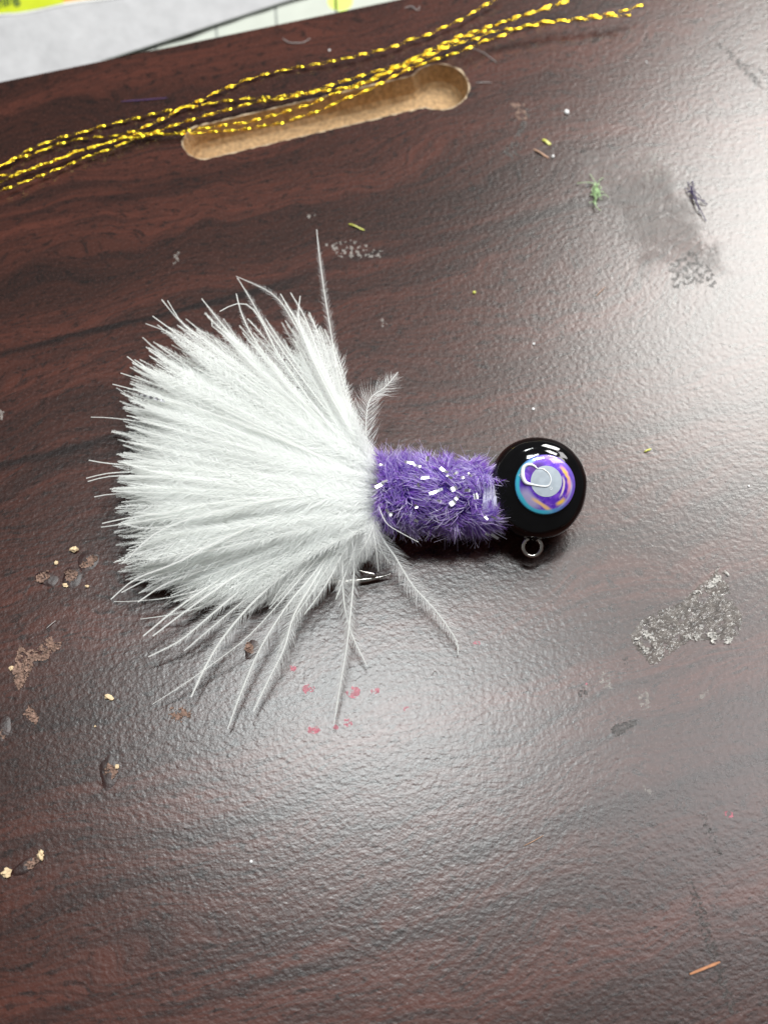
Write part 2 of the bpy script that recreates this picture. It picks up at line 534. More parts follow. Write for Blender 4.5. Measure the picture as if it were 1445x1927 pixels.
def ell(cx, cy, rx, ry, rot=0.0, n=14, j=0.25):
    out = []
    for k in range(n):
        a = 2 * math.pi * k / n
        r = 1 + random.uniform(-j, j)
        x, y = rx * r * math.cos(a), ry * r * math.sin(a)
        out.append((cx + x * math.cos(rot) - y * math.sin(rot), cy + x * math.sin(rot) + y * math.cos(rot)))
    return out

for i, (cx, cy, rx, ry, ro, kx, ky, kr, kq) in enumerate((
        (88, 1089, 22, 14, 0.1, 82, 1086, 17, 10), (136, 1088, 17, 22, 0.2, 136, 1082, 13, 12),
        (166, 1056, 21, 19, -0.7, 168, 1058, 17, 9), (205, 1454, 16, 31, 0.05, 209, 1452, 12, 14),
        (45, 1632, 26, 11, -0.65, 62, 1625, 15, 8), (4, 1372, 16, 26, 0.4, 4, 1383, 9, 9), (474, 1222, 12, 20, 0.3, 470, 1222, 8, 12))):
    d = drop(cx, cy, rx, ry, ro, 0.07, i + 1)
    c = crust('flaky_crust', ell(kx, ky, kr, kq, -0.5), M_crust, 2.0, -0.35, 0.18, i * 5.1, d, BO, z0=0.06, nscale=0.12)
crust('residue_patch', [(25, 1255), (38, 1215), (50, 1222), (70, 1225), (84, 1205), (98, 1198), (102, 1210), (118, 1208), (112, 1222), (98, 1228), (92, 1240), (68, 1248), (52, 1275), (45, 1290), (36, 1300), (26, 1280)], M_crust, 2.1, -0.3, 0.16, 2.2, nscale=0.12)
crust('residue_patch', [(45, 1345), (55, 1328), (66, 1338), (74, 1350), (70, 1365), (60, 1358)], M_crust, 2.1, -0.35, 0.18, 3.2, nscale=0.12)
crust('residue_patch', ell(340, 1345, 24, 16), M_crust, 2.1, -0.1, 0.14, 4.2, nscale=0.12)
crust('glue_film', [(1185, 1196), (1206, 1168), (1232, 1152), (1282, 1134), (1312, 1103), (1340, 1084), (1352, 1064), (1366, 1082), (1376, 1130), (1396, 1158), (1392, 1190), (1376, 1206), (1338, 1206), (1296, 1206), (1266, 1226), (1228, 1254), (1214, 1240), (1192, 1214)], M_glue, 3.0, -0.42, 0.12, 7.7)
crust('glue_film', [(1300, 1120), (1332, 1090), (1352, 1066), (1372, 1082), (1352, 1100), (1322, 1112)], M_flk, 2.2, 0.05, 0.2, 8.1, z0=0.1)
crust('glue_film', [(1255, 1200), (1300, 1196), (1340, 1190), (1380, 1200), (1372, 1212), (1300, 1212)], M_flk, 2.2, 0.08, 0.2, 8.9, z0=0.1)
crust('glue_film', [(1190, 1200), (1215, 1185), (1240, 1215), (1230, 1250)], M_flk, 2.2, 0.14, 0.2, 9.9, z0=0.1)
for poly, mm_, th, sd_ in (
        ([(1148, 1372), (1160, 1362), (1198, 1354), (1196, 1364), (1175, 1378), (1158, 1388)], M_dark, -0.25, 1.0),
        ([(1118, 1270), (1140, 1260), (1155, 1280), (1150, 1298), (1122, 1292)], M_pale, 0.12, 2.0),
        ([(1198, 1300), (1216, 1296), (1226, 1330), (1206, 1338)], M_pale, 0.1, 3.0),
        ([(1085, 1300), (1100, 1292), (1106, 1306), (1090, 1312)], M_dark, -0.1, 4.0),
        ([(1310, 1310), (1332, 1298), (1330, 1312), (1318, 1316)], M_pale, 0.0, 5.0),
        ([(1170, 1240), (1180, 1235), (1188, 1258), (1180, 1262)], M_dark, 0.0, 6.0),
        ([(1210, 1470), (1228, 1480), (1222, 1495), (1212, 1490)], M_pale, 0.1, 6.5),
        ([(945, 285), (960, 272), (972, 250), (990, 205), (1000, 208), (985, 245), (972, 280), (980, 300), (962, 300)], M_dark, -0.02, 7.0),
        ([(958, 195), (985, 190), (992, 225), (975, 225)], M_crust, 0.12, 8.0),
        ([(1345, 80), (1360, 84), (1400, 120), (1442, 165), (1436, 172), (1395, 135)], M_dark, 0.02, 9.0),
        ([(1400, 110), (1445, 140), (1445, 150), (1405, 125)], M_dark, 0.1, 9.4),
        ([(1255, 500), (1300, 470), (1340, 510), (1350, 545), (1310, 530), (1268, 545)], M_dark, 0.05, 10.0),
        ([(1190, 290), (1250, 280), (1275, 330), (1215, 345)], M_pale, 0.22, 11.0),
        ([(610, 460), (660, 452), (720, 470), (715, 486), (640, 484)], M_pale, 0.18, 12.0),
        ([(328, 480), (340, 472), (336, 492), (326, 498)], M_pale, 0.0, 13.0),
        ([(578, 405), (594, 400), (590, 414), (580, 416)], M_pale, 0.1, 13.6),
        ([(1290, 1660), (1300, 1655), (1330, 1720), (1355, 1800), (1388, 1905), (1372, 1912), (1338, 1810), (1310, 1725)], M_dark, 0.05, 14.0),
        ([(1316, 1530), (1330, 1535), (1345, 1580), (1360, 1610), (1345, 1608), (1328, 1570)], M_dark, 0.1, 15.0),
        ([(0, 770), (8, 775), (6, 790), (0, 788)], M_pale, -0.2, 16.0),
        ([(715, 600), (725, 595), (728, 612), (718, 616)], M_pale, 0.0, 17.0)):
    crust('scuff_mark', poly, mm_, 2.2, th, 0.035, sd_, nscale=0.14)
for cx, cy, rx in ((580, 1297, 12), (665, 1303, 13), (706, 1300, 8), (897, 1212, 9), (590, 1373, 11), (655, 1360, 10), (632, 1368, 6), (1372, 1532, 9),
                   (765, 1335, 7), (552, 1258, 7), (1102, 1286, 4)):
    crust('ink_stain', ell(cx, cy, rx, rx * .75), M_pink, 1.5, -0.12, 0.02, cx * .7, nscale=0.10)

# ------------------------------------------------------------------ printed sheet and paper bag behind the board
ZS = -13.6
def bagz(x, y):
    return -13.0 + 0.45 * mnoise.noise(Vector((x * .006, y * .012, 3.3))) + 0.2 * mnoise.noise(Vector((x * .02, y * .03, 5.3)))
def pgrid(BL, BR, TR, TL, nu, nv, zf, edge_wave=0):
    V, F = [], []
    for j in range(nv + 1):
        for i in range(nu + 1):
            u, v = i / nu, j / nv
            x = (BL[0] * (1 - u) + BR[0] * u) * (1 - v) + (TL[0] * (1 - u) + TR[0] * u) * v
            y = (BL[1] * (1 - u) + BR[1] * u) * (1 - v) + (TL[1] * (1 - u) + TR[1] * u) * v
            V.append(P(x, y, zf(x, y)))
    for j in range(nv):
        for i in range(nu):
            a = j * (nu + 1) + i
            F.append([a, a + 1, a + nu + 2, a + nu + 1])
    return V, F
sheet = thing('printed_sheet', 'pale greenish printed sheet with thin grey ruled lines, behind the far edge of the board', 'paper sheet', P(500, 0, ZS))
so = P(500, 0, ZS)
V, F = pgrid((-300, 222), (1250, -100), (1250, -330), (-300, -330), 40, 10, lambda x, y: ZS)
mk('sheet', V, F, M_sheet, sheet, so)
def strip(pts, w, zf):
    pts = np.asarray(pts, float)
    T = norm(np.gradient(pts, axis=0)); Nn = np.stack([-T[:, 1], T[:, 0]], 1)
    A, B = pts - Nn * w / 2, pts + Nn * w / 2
    V = [P(p[0], p[1], zf(p[0], p[1])) for p in A] + [P(p[0], p[1], zf(p[0], p[1])) for p in B]
    n = len(pts)
    return V, [[i, i + 1, n + i + 1, n + i] for i in range(n - 1)]
for a, b_ in (((292, 78), (294, 98)), ((406, 44), (409, 75)), ((518, 6), (521, 52)), ((630, -30), (633, 30))):
    V, F = strip(resample([a, b_], 6), 4.5, lambda x, y: ZS + 0.02)
    mk('printed_line', V, F, M_line, sheet, so)
V, F = [], []
for k in range(24):
    a = 2 * math.pi * k / 24
    V.append(P(640 + 24 * math.cos(a), 2 + 19 * math.sin(a), ZS + 0.02))
mk('printed_spot', V, [list(range(24))[::-1]], M_spot, sheet, so)

bag = thing('paper_bag', 'crumpled greyish white paper bag with a lime green printed label, top left behind the board', 'bag', P(100, 60, -12.6))
bo = P(100, 60, -12.6)
V, F = pgrid((-330, 231), (196, 115), (950, -131), (-330, -300), 70, 40, bagz)
mk('bag_panel', V, F, M_paper, bag, bo, True)
edge = resample([(190, 115), (300, 80), (420, 40.5), (520, 8), (640, -30)], 30)
V, F = strip(edge, 1.8, lambda x, y: bagz(x, y) + 0.05)
mk('bag_edge', V, F, M_line, bag, bo)
lab = resample([(-120, 40), (0, 29), (30, 27.5), (60, 23), (120, 10), (160, 4), (195, 0), (300, -14)], 50)
def band(top_off, bot_off, name, m, x0=-999, x1=999, dz=0.1, hgt=None):
    V, F = [], []
    sel = [p for p in lab if x0 <= p[0] <= x1]
    for p in sel:
        for y in (p[1] - bot_off, p[1] - top_off if hgt is None else -hgt):
            V.append(P(p[0], y, bagz(p[0], y) + dz))
    # more rows so the label follows the crumpled paper
    rows = 8
    V = []
    for p in sel:
        yb, yt = p[1] - bot_off, (p[1] - top_off if hgt is None else -hgt)
        for r in range(rows + 1):
            y = yb + (yt - yb) * r / rows
            V.append(P(p[0], y, bagz(p[0], y) + dz))
    for i in range(len(sel) - 1):
        for r in range(rows):
            a = i * (rows + 1) + r
            F.append([a, a + rows + 1, a + rows + 2, a + 1])
    return mk(name, V, F, m, bag, bo, True)
band(0, 0, 'label_border', M_white, dz=0.10, hgt=150)
band(0, 4.0, 'label_print', M_lime, x1=122, dz=0.16, hgt=150)
band(0, 5.0, 'label_print', M_orange, x0=118, dz=0.16, hgt=150)
cu = bpy.data.curves.new('lettering', 'FONT')
cu.body = 'ning'; cu.size = 1.0; cu.space_character = 0.95; cu.offset = 0.022
to = bpy.data.objects.new('lettering_source', cu)
col.objects.link(to)
dg = bpy.context.evaluated_depsgraph_get()
tm = to.evaluated_get(dg).to_mesh()
TV = np.array([v.co[:] for v in tm.vertices]); TF = [list(p.vertices) for p in tm.polygons]
bpy.data.objects.remove(to)
phi = math.radians(18)
sz = 34.0
tw = TV[:, 0].max()
gx, gy = 39.0, 2.0            # where the g ends on the base line
lx = (TV[:, 0] - tw) * sz * 0.80; ly = TV[:, 1] * sz
pxs = gx + lx * math.cos(phi) - ly * math.sin(phi) * 0.4
pys = gy - lx * math.sin(phi) - ly * math.cos(phi)
mk('lettering', [P(a, b_, bagz(a, b_) + 0.24) for a, b_ in zip(pxs, pys)], TF, M_dkgreen, bag, bo)

# ------------------------------------------------------------------ gold tinsel strands
strands = [
 ([(-25, 322), (0, 313), (55, 283), (90, 268), (126, 256), (156, 249), (188, 239), (225, 230), (264, 221), (300, 212), (337, 204), (354, 199), (382, 187), (408, 173), (434, 163), (459, 152), (480, 146), (503, 139), (534, 132), (565, 126), (596, 121), (621, 116), (646, 111), (669, 106), (695, 99), (722, 93), (747, 86), (773, 74), (800, 68), (829, 54), (852, 44), (874, 34), (895, 20), (921, 5), (945, -10)],
  'twisted gold tinsel strand running farthest from the jig, clear of the keyhole slot', (0.4, 0.9)),
 ([(-25, 324), (0, 314), (33, 299), (71, 287), (103, 274), (139, 264), (174, 259), (208, 257), (235, 252), (258, 245), (295, 229), (327, 213), (338, 205), (374, 199), (410, 192), (443, 188), (478, 185), (515, 183), (552, 178), (568, 174), (596, 170), (632, 157), (666, 147), (698, 137), (730, 128), (751, 122), (790, 103), (843, 78), (872, 65), (900, 57), (923, 49), (947, 41), (980, 29), (1012, 20), (1036, 10), (1070, 1)],
  'twisted gold tinsel strand joining the farthest one, then skirting the upper slot rim', (0.4, 1.5)),
 ([(-25, 338), (0, 331), (10, 330), (54, 320), (86, 307), (115, 298), (138, 287), (169, 280), (198, 271), (222, 263), (247, 254), (287, 250), (318, 239), (352, 228), (389, 217), (424, 208), (459, 198), (493, 190), (531, 186), (560, 180), (600, 172), (650, 165), (680, 156), (720, 138), (757, 121), (795, 106), (845, 83), (870, 71), (905, 61), (940, 45), (975, 33), (1010, 22), (1040, 12), (1066, 4)],
  'middle twisted gold tinsel strand that just touches the upper rim of the slot', (0.5, 1.3)),
 ([(-25, 352), (0, 343), (28, 331), (54, 321), (120, 297), (160, 281), (190, 272), (225, 263), (260, 257), (287, 253), (328, 252), (358, 245), (387, 241), (414, 237), (441, 232.6), (466, 230), (498, 221), (529, 213), (556, 204), (588, 195), (618, 180), (647, 171), (680, 160), (720, 142), (752, 128), (790, 114), (828, 96), (850, 86), (876, 78), (900, 72), (921, 61), (945, 57), (970, 53), (995, 47), (1025, 41), (1055, 39), (1083, 36), (1108, 31), (1150, 26), (1185, 17), (1211, 8)],
  'longest twisted gold tinsel strand, reaching farthest right and crossing the upper part of the slot', (0.45, 1.5)),
 ([(-25, 370), (3, 359), (40, 345), (80, 330), (123, 313), (165, 295), (205, 282), (241, 267), (262, 259), (288, 253), (326, 252), (359, 252), (395, 248), (432, 246), (466, 242), (502, 236), (534, 231), (561, 221), (590, 212), (618, 201), (644, 188), (675, 177), (701, 165), (726, 152), (752, 138), (777, 127), (815, 113), (847, 103), (879, 92), (912, 77), (944, 68), (968, 56), (1025, 45), (1053, 40), (1080, 39), (1130, 33), (1160, 30), (1187, 30)],
  'twisted gold tinsel strand lying nearest to the jig, crossing the middle of the slot', (0.35, 1.2))]
for si, (pts, labl, (za, zb)) in enumerate(strands):
    pp = resample(pts, 400)
    z = za + (zb - za) * np.clip((pp[:, 0] - 500) / 500, 0, 1) + 0.12 * np.sin(pp[:, 0] * .021 + si * 2) + 0.08 * si
    z = np.maximum(z, 0.32)
    W = P(pp[:, 0], pp[:, 1], z)
    L = np.r_[0, np.cumsum(np.linalg.norm(np.diff(W, axis=0), axis=1))]
    nS = int(L[-1] / 0.11)
    s = np.linspace(0, L[-1], nS)
    W = np.stack([np.interp(s, L, W[:, k]) for k in range(3)], 1)
    T = norm(np.gradient(W, axis=0))
    A = norm(np.cross(T, [0, 0, 1.0])); B = np.cross(A, T)
    ph = s / 3.9 * 2 * math.pi + si * 1.3 + 0.5 * np.sin(s * 0.3 + si)
    wv = np.cos(ph)[:, None] * A + np.sin(ph)[:, None] * B
    nv_ = -np.sin(ph)[:, None] * A + np.cos(ph)[:, None] * B
    hw_ = 0.145; tk = 0.011
    prof = [(-1, 0), (-0.5, tk * 3), (0, tk * 4), (0.5, tk * 3), (1, 0), (0.5, -tk * 2 + tk * 3), (0, tk * 2), (-0.5, tk)]
    rws = [W + wv * (a * hw_) + nv_ * (b_) for a, b_ in prof]
    V = np.stack(rws, 1).reshape(-1, 3); q = len(prof)
    F = [[i * q + k, i * q + (k + 1) % q, (i + 1) * q + (k + 1) % q, (i + 1) * q + k] for i in range(nS - 1) for k in range(q)]
    F += [list(range(q))[::-1], [(nS - 1) * q + k for k in range(q)]]
    og = W[nS // 2].copy(); og[2] = 0
    o = mk('tinsel_strand', V, F, M_gold, None, og, True)
    tag(o, labl, 'tinsel', 'gold tinsel strands by the keyhole slot')

# ------------------------------------------------------------------ the fishing jig
jo = HEAD.copy(); jo[2] = 0
jig = thing('fishing_jig', 'fishing jig with glossy black ball head, purple chenille body and fluffy white feather tail', 'fishing lure', jo)

# head: a ball with flattened cheeks
k = MMPX
prof = [(0.4, -3.4), (2.6, -3.4), (3.5, -2.95), (4.1, -2.1), (4.4, -1.1), (4.48, 0.0), (4.43, 0.8), (4.25, 1.5), (3.96, 2.05), (3.72, 2.30), (3.62, 2.37), (3.52, 2.37), (3.42, 2.40), (3.2, 2.52), (2.8, 2.68), (2.0, 2.88), (0.4, 3.04)]
prof = resample(prof, 44)
rx, ry = 93 * k / 4.48, 96.5 * k / 4.48
V, F = lathe(prof, HEAD, RIGHT, UP, BACK, rx, ry, 96)
for i in range(len(V)):
    q = V[i] - HEAD
    x, y, d = q @ RIGHT, q @ UP, q @ BACK
    V[i] += norm(q) * 0.07 * mnoise.noise(Vector(q * 0.45)) + norm(q) * 0.02 * mnoise.noise(Vector(q * 1.3))
    V[i] += RIGHT * (0.32 * max(0, x / 4.4) * max(0, y / 4.4) * (1 - abs(d) / 5)) + BACK * 0
V_, F_ = tube(np.array([J(930, 936, 0), J(955, 933, 0), J(975, 930, 0)]), [2.0, 2.3, 2.5], 24)   # tapered collar behind the ball
mb = MB(); mb.add(V, F); mb.add(V_, F_)
vn, fn = tube(resample([J(1006, 985, 0.2), J(1003, 1006, 0.1), J(1001, 1016, 0.0)], 6), [1.1, 0.95, 0.8, 0.72, 0.66, 0.4], 16)
mb.add(vn, fn)
mb.build('head', M_black, jig, jo, True)

# line eye
th = np.linspace(0, 2 * math.pi, 40, endpoint=False)
ec = J(1001, 1029, 0.0)
ringp = ec + (17.2 * k * np.cos(th))[:, None] * RIGHT + (17.2 * k * np.sin(th))[:, None] * UP + (0.15 * np.sin(th))[:, None] * BACK
V, F = tube(ringp, 3.7 * k, 12, closed=True)
mb = MB(); mb.add(V, F)
mb.build('line_eye', M_nickel, jig, jo, True)

# eye
EC = J(1025, 912, 2.9)
ER = 56 * k * (DH - 2.9) / DH
rings, seg = 40, 120
V, F, C = [], [], []
def holo(r, a, x, y):
    nz = mnoise.noise(Vector((x * 3.0, y * 3.0, 1.7))); n2 = mnoise.noise(Vector((x * 8, y * 8, 4.2)))
    c = np.array([0.13, 0.035, 0.58])
    c = c + np.array([0.25, 0.10, 0.35]) * max(0, nz) + np.array([-0.1, -0.04, -0.25]) * max(0, n2)
    n3 = mnoise.noise(Vector((x * 5 + 9, y * 5, 2.2)))
    c = c + np.array([0.30, 0.22, 0.30]) * max(0, 1 - abs(n3 - 0.12) / 0.06) * 0.55
    deg = math.degrees(a) % 360
    def bump(v, c0, w):
        d = abs((v - c0 + 180) % 360 - 180) / w
        return max(0.0, 1 - d * d)
    def rb(c0, w):
        d = abs(r - c0) / w
        return max(0.0, 1 - d * d)
    def mixto(cc_, t, f):
        f = max(0, min(1, f)); return cc_ * (1 - f) + np.array(t) * f
    c = mixto(c, (0.50, 0.44, 0.72), 1.3 * bump(deg, 222, 40) * rb(0.75, 0.25))
    c = mixto(c, (0.05, 0.015, 0.08), 0.8 * bump(deg, 118, 35) * rb(0.68, 0.2))
    c = mixto(c, (0.95, 0.45, 0.55), 1.2 * bump(deg, 12, 45) * rb(0.80 + 0.03 * n2, 0.07))
    c = mixto(c, (1.0, 0.62, 0.12), 1.2 * bump(deg, 28, 24) * rb(0.76 + 0.04 * n2, 0.05))
    c = mixto(c, (1.0, 0.62, 0.10), 1.15 * bump(deg, 311, 16) * rb(0.78 + 0.05 * nz, 0.085))
    c = mixto(c, (0.95, 0.80, 0.75), 1.4 * bump(deg, 352, 38) * rb(0.62 + 0.03 * nz, 0.04))
    c = mixto(c, (0.9, 0.85, 0.95), 1.2 * bump(deg, 335, 40) * rb(0.88, 0.035))
    # slanting orange glint at the lower left
    u = (x + 0.12) * 0.83 + (y + 0.68) * -0.56; v = (x + 0.12) * 0.56 + (y + 0.68) * 0.83
    if abs(u) < 0.46: c = mixto(c, (1.0, 0.62, 0.28), 1.4 * (1 - (u / 0.46) ** 2) * max(0, 1 - (v / (0.075 + 0.04 * nz)) ** 2))
    rim = max(0, min(1, (r - 0.84 + 0.03 * nz) / 0.05))
    f = bump(deg, 210, 115)
    c = mixto(c, (0.07, 0.60, 0.82), rim * min(1, f * 1.3))
    c = mixto(c, (0.20, 0.14, 0.62), rim * (1 - min(1, f * 1.3)) * 0.7)
    return np.clip(c, 0, 1)
for i in range(rings + 1):
    r = i / rings
    for s in range(seg):
        a = 2 * math.pi * s / seg
        x, y = r * math.cos(a), r * math.sin(a)
        d = 0.42 * (1 - r * r) ** 0.8 + 0.22 + 0.006 * mnoise.noise(Vector((x * 3, y * 3, 0)))
        V.append(EC + RIGHT * x * ER + UP * y * ER + BACK * d); C.append(holo(r, a, x, y))
for s in range(seg):
    a = 2 * math.pi * s / seg
    V.append(EC + RIGHT * math.cos(a) * ER * 1.015 + UP * math.sin(a) * ER * 1.015 + BACK * -0.08); C.append(holo(1, a, math.cos(a), math.sin(a)))
for i in range(rings + 1):
    for s in range(seg):
        s2 = (s + 1) % seg
        F.append([(i + 1) * seg + s, (i + 1) * seg + s2, i * seg + s2, i * seg + s])
m, nt, b = mat('holographic_foil')
at = nt.nodes.new('ShaderNodeAttribute'); at.attribute_name = 'foil'
nt.links.new(at.outputs['Color'], b.inputs['Base Color'])
setp(b, rough=0.35, metal=0.35, coat=1.0, coatr=0.02)
eye = mk('eye', V, F, m, jig, jo, True)
ca = eye.data.color_attributes.new('foil', 'FLOAT_COLOR', 'POINT')
ca.data.foreach_set('color', np.c_[np.array(C), np.ones(len(C))].ravel())
# pupil
V, F = [], []
PC = (1026 - 1025) / 56, -(906 - 912) / 56
pr = 29.3 / 56
for i in range(9):
    for s in range(64):
        a = 2 * math.pi * s / 64
        x, y = PC[0] + pr * i / 8 * math.cos(a), PC[1] + pr * i / 8 * math.sin(a)
        r = math.hypot(x, y)
        V.append(EC + RIGHT * x * ER + UP * y * ER + BACK * (0.42 * (1 - r * r) ** 0.8 + 0.238))
for i in range(8):
    for s in range(64):
        s2 = (s + 1) % 64
        F.append([(i + 1) * 64 + s, (i + 1) * 64 + s2, i * 64 + s2, i * 64 + s])
M_pup = simple('pupil_print', (0.44, 0.50, 0.56), 0.4, 0.10, 1.6, coat=1.0, coatr=0.03)
mk('pupil', V, F, M_pup, eye, jo, True)
def onEye(zx, zy, d=0.0):
    px, py = 900 + zx / 6.2826, 800 + zy / 6.2826
    x, y = (px - 1025) / 56, -(py - 912) / 56
    r2 = min(0.98, x * x + y * y)
    return EC + RIGHT * x * ER + UP * y * ER + BACK * (0.42 * (1 - r2) ** 0.8 + 0.24 + d)
bead = resample([onEye(*q) for q in ((690, 520), (640, 478), (580, 468), (530, 500), (515, 560), (520, 625), (550, 680), (600, 700), (660, 712), (740, 725), (810, 722), (838, 680), (842, 630), (818, 575), (770, 532), (720, 515), (690, 520))], 70)  # reflection on the glossy eye, modelled as a raised white loop
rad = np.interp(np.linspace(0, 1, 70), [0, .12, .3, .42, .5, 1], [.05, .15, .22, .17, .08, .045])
V, F = tube(bead, rad, 8)  # bead: path of the modelled eye reflection
mk('reflection_loop', V, F, M_milky, eye, jo, True)
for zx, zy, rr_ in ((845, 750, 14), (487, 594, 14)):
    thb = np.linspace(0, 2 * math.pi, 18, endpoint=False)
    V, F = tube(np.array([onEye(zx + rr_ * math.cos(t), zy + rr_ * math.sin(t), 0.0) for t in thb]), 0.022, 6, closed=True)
    mk('air_bubble', V, F, M_milky, eye, jo, True)

# hook: shank inside the body, bend under the feathers, point and barb in the open
hk = resample([J(1000, 930, 0), J(880, 936, 0), J(700, 935, 0), J(600, 938, -0.3), J(545, 962, -0.6), J(520, 1010, -0.9), J(535, 1060, -1.0), J(580, 1090, -1.0), J(640, 1095, -0.9), J(690, 1091, -0.8), J(720, 1085, -0.7), J(737, 1079, -0.6)], 90)
rad = np.interp(np.linspace(0, 1, 90), [0, 0.86, 0.93, 1.0], [0.40, 0.40, 0.30, 0.02])
mb = MB(); mb.add(*tube(hk, rad, 12))
mb.add(*tube(resample([J(706, 1082, -0.5), J(690, 1078, -0.3), J(674, 1073, -0.1)], 8), np.linspace(0.28, 0.015, 8), 8))
mb.build('hook', M_nickel, jig, jo, True)

# thread collar
mb = MB()
ax0, ax1 = J(893, 934, 0), J(932, 932, 0)
axd = norm(ax1 - ax0)
cy_, cz_ = UP, BACK
th = np.linspace(0, 2 * math.pi * 16, 16 * 28)
tt = np.linspace(0, 1, len(th))
hp = ax0 + tt[:, None] * (ax1 - ax0) + (1.95 + 0.10 * np.sin(tt * 40))[:, None] * (np.cos(th)[:, None] * cy_ + np.sin(th)[:, None] * cz_)
mb.add(*tube(hp, 0.14, 5))
mb.add(*tube(np.array([ax0, ax1]), 1.95, 24))
mb.build('thread_collar', M_thread, jig, jo, True)

# chenille body
b0, b1 = J(711, 926, 0), J(934, 938, 0)
bax = norm(b1 - b0); blen = float(np.linalg.norm(b1 - b0))
bu = norm(UP - bax * (UP @ bax)); bn = np.cross(bax, bu)
if bn @ BACK < 0: bn = -bn
body_core = mk('body', *tube(np.array([b0 + bax * blen * t for t in (0.0, .1, .5, .8, .86, .9)]), [2.2, 2.7, 2.9, 2.7, 2.3, 1.5], 24), M_core, jig, jo, True)
NF = 11000
tpos = rng.random(NF); ang_ = rng.random(NF) * 2 * math.pi
ncl = 150
ct, ca_, cdir = rng.random(ncl), rng.random(ncl) * 2 * math.pi, rng.normal(size=(ncl, 2))
dist = (np.abs(tpos[:, None] - ct) * blen) ** 2 + (np.abs((ang_[:, None] - ca_ + math.pi) % (2 * math.pi) - math.pi) * 3.2) ** 2
ci = dist.argmin(1)
front = np.cos(ang_ - math.pi / 2)                 # 1 = facing the camera
keep = ~((tpos > 0.84 + 0.05 * np.cos(ang_ * 9)) & (np.sin(ang_) > 0.5) & (np.abs(np.cos(ang_) - 0.05) < 0.46 + 0.1 * np.sin(tpos * 60)))
rc = 2.68 + 0.20 * np.cos(2 * math.pi * (tpos * 5.2) - ang_) - 0.5 * np.clip((tpos - 0.82) / 0.2, 0, 1)
radial = np.cos(ang_)[:, None] * bu + np.sin(ang_)[:, None] * bn
tang = -np.sin(ang_)[:, None] * bu + np.cos(ang_)[:, None] * bn
root = b0 + bax * (tpos * blen)[:, None] + radial * rc[:, None]
lean = cdir[ci] * 0.95 + rng.normal(size=(NF, 2)) * 0.32
lean[:, 0] += np.where(tpos > 0.85, 0.4, 0) - np.where(tpos < 0.08, 0.3, 0)
d0 = norm(radial + 0.55 * (lean[:, :1] * bax + lean[:, 1:] * tang))
d1 = norm(radial * 0.75 + 1.15 * (lean[:, :1] * bax + lean[:, 1:] * tang) + rng.normal(size=(NF, 3)) * 0.22)
lng = rng.random(NF) > 0.86
ln = rng.uniform(0.85, 1.7, NF) * (1 + 0.5 * lng)
p1 = root + d0 * (ln * 0.5)[:, None]; p2 = p1 + d1 * (ln * 0.55)[:, None]
p2[:, 2] = np.maximum(p2[:, 2], 0.05); p1[:, 2] = np.maximum(p1[:, 2], 0.06)
wd = norm(np.cross(d0, rng.normal(size=(NF, 3)))) * np.where(lng, 0.028, 0.044)[:, None]
V = np.stack([root - wd, root + wd, p1 - wd * .9, p1 + wd * .9, p2 - wd * .3, p2 + wd * .3], 1)
mi = rng.choice(3, NF, p=[0.36, 0.33, 0.31]); mi[lng] = 2
sel = np.where(keep)[0]
V = V[sel].reshape(-1, 3)
base = np.arange(len(sel)) * 6
F = np.stack([np.stack([base, base + 1, base + 3, base + 2], 1), np.stack([base + 2, base + 3, base + 5, base + 4], 1)], 1).reshape(-1, 4)
fz = mk('fuzz', V, F, M_pur, body_core, jo)
fz.data.polygons.foreach_set('material_index', np.repeat(mi[sel], 2).tolist())
fz['kind'] = 'stuff'
# ragged ends of the tying thread round the collar
NC = 420
ta, aa = rng.uniform(0.80, 1.0, NC), rng.uniform(0, 2 * math.pi, NC)
rad_ = np.cos(aa)[:, None] * bu + np.sin(aa)[:, None] * bn
ro = b0 + bax * (ta * blen)[:, None] + rad_ * 2.0
dd = norm(rad_ * 0.6 + bax * rng.normal(0.1, 0.7, NC)[:, None] + rng.normal(size=(NC, 3)) * 0.5)
l_ = rng.uniform(0.4, 1.3, NC)[:, None]
wq = norm(np.cross(dd, rng.normal(size=(NC, 3)))) * 0.03
V = np.stack([ro - wq, ro + wq, ro + dd * l_ * .6 + wq * .8, ro + dd * l_ * .6 - wq * .8, ro + dd * l_ + bax * 0.1], 1).reshape(-1, 3)
bb_ = np.arange(NC) * 5
cf = mk('collar_fuzz', V, np.stack([bb_, bb_ + 1, bb_ + 2, bb_ + 3], 1).tolist() + np.stack([bb_ + 3, bb_ + 2, bb_ + 4], 1).tolist(), fibre_mat('white_thread_fibre', (0.86, 0.85, 0.93), 0.3), body_core, jo)
cf['kind'] = 'stuff'
# mylar flakes caught in the chenille
flakes = [(290, 228, 60, 24, 15), (338, 246, 45, 22, 20), (500, 272, 60, 26, 42), (532, 312, 50, 24, 50), (385, 318, 50, 24, -6), (450, 400, 86, 24, -20),
          (560, 385, 42, 34, -30), (640, 395, 40, 28, 15), (550, 470, 44, 38, -40), (575, 440, 30, 26, -45), (330, 490, 26, 24, 60), (330, 578, 28, 22, 30),
          (612, 315, 28, 18, 10), (655, 300, 30, 18, 40), (568, 290, 34, 20, -55), (110, 362, 60, 26, -35), (140, 340, 40, 20, -40), (160, 525, 44, 26, 50), (178, 540, 30, 20, -60),
          (345, 362, 30, 18, 65), (470, 458, 28, 18, 20), (805, 672, 54, 24, 36), (760, 660, 26, 20, 20), (752, 558, 30, 18, 55), (400, 200, 20, 60, 5),
          (120, 242, 40, 14, 0), (690, 430, 22, 50, -10), (800, 560, 40, 14, 30), (830, 548, 24, 12, 10)]
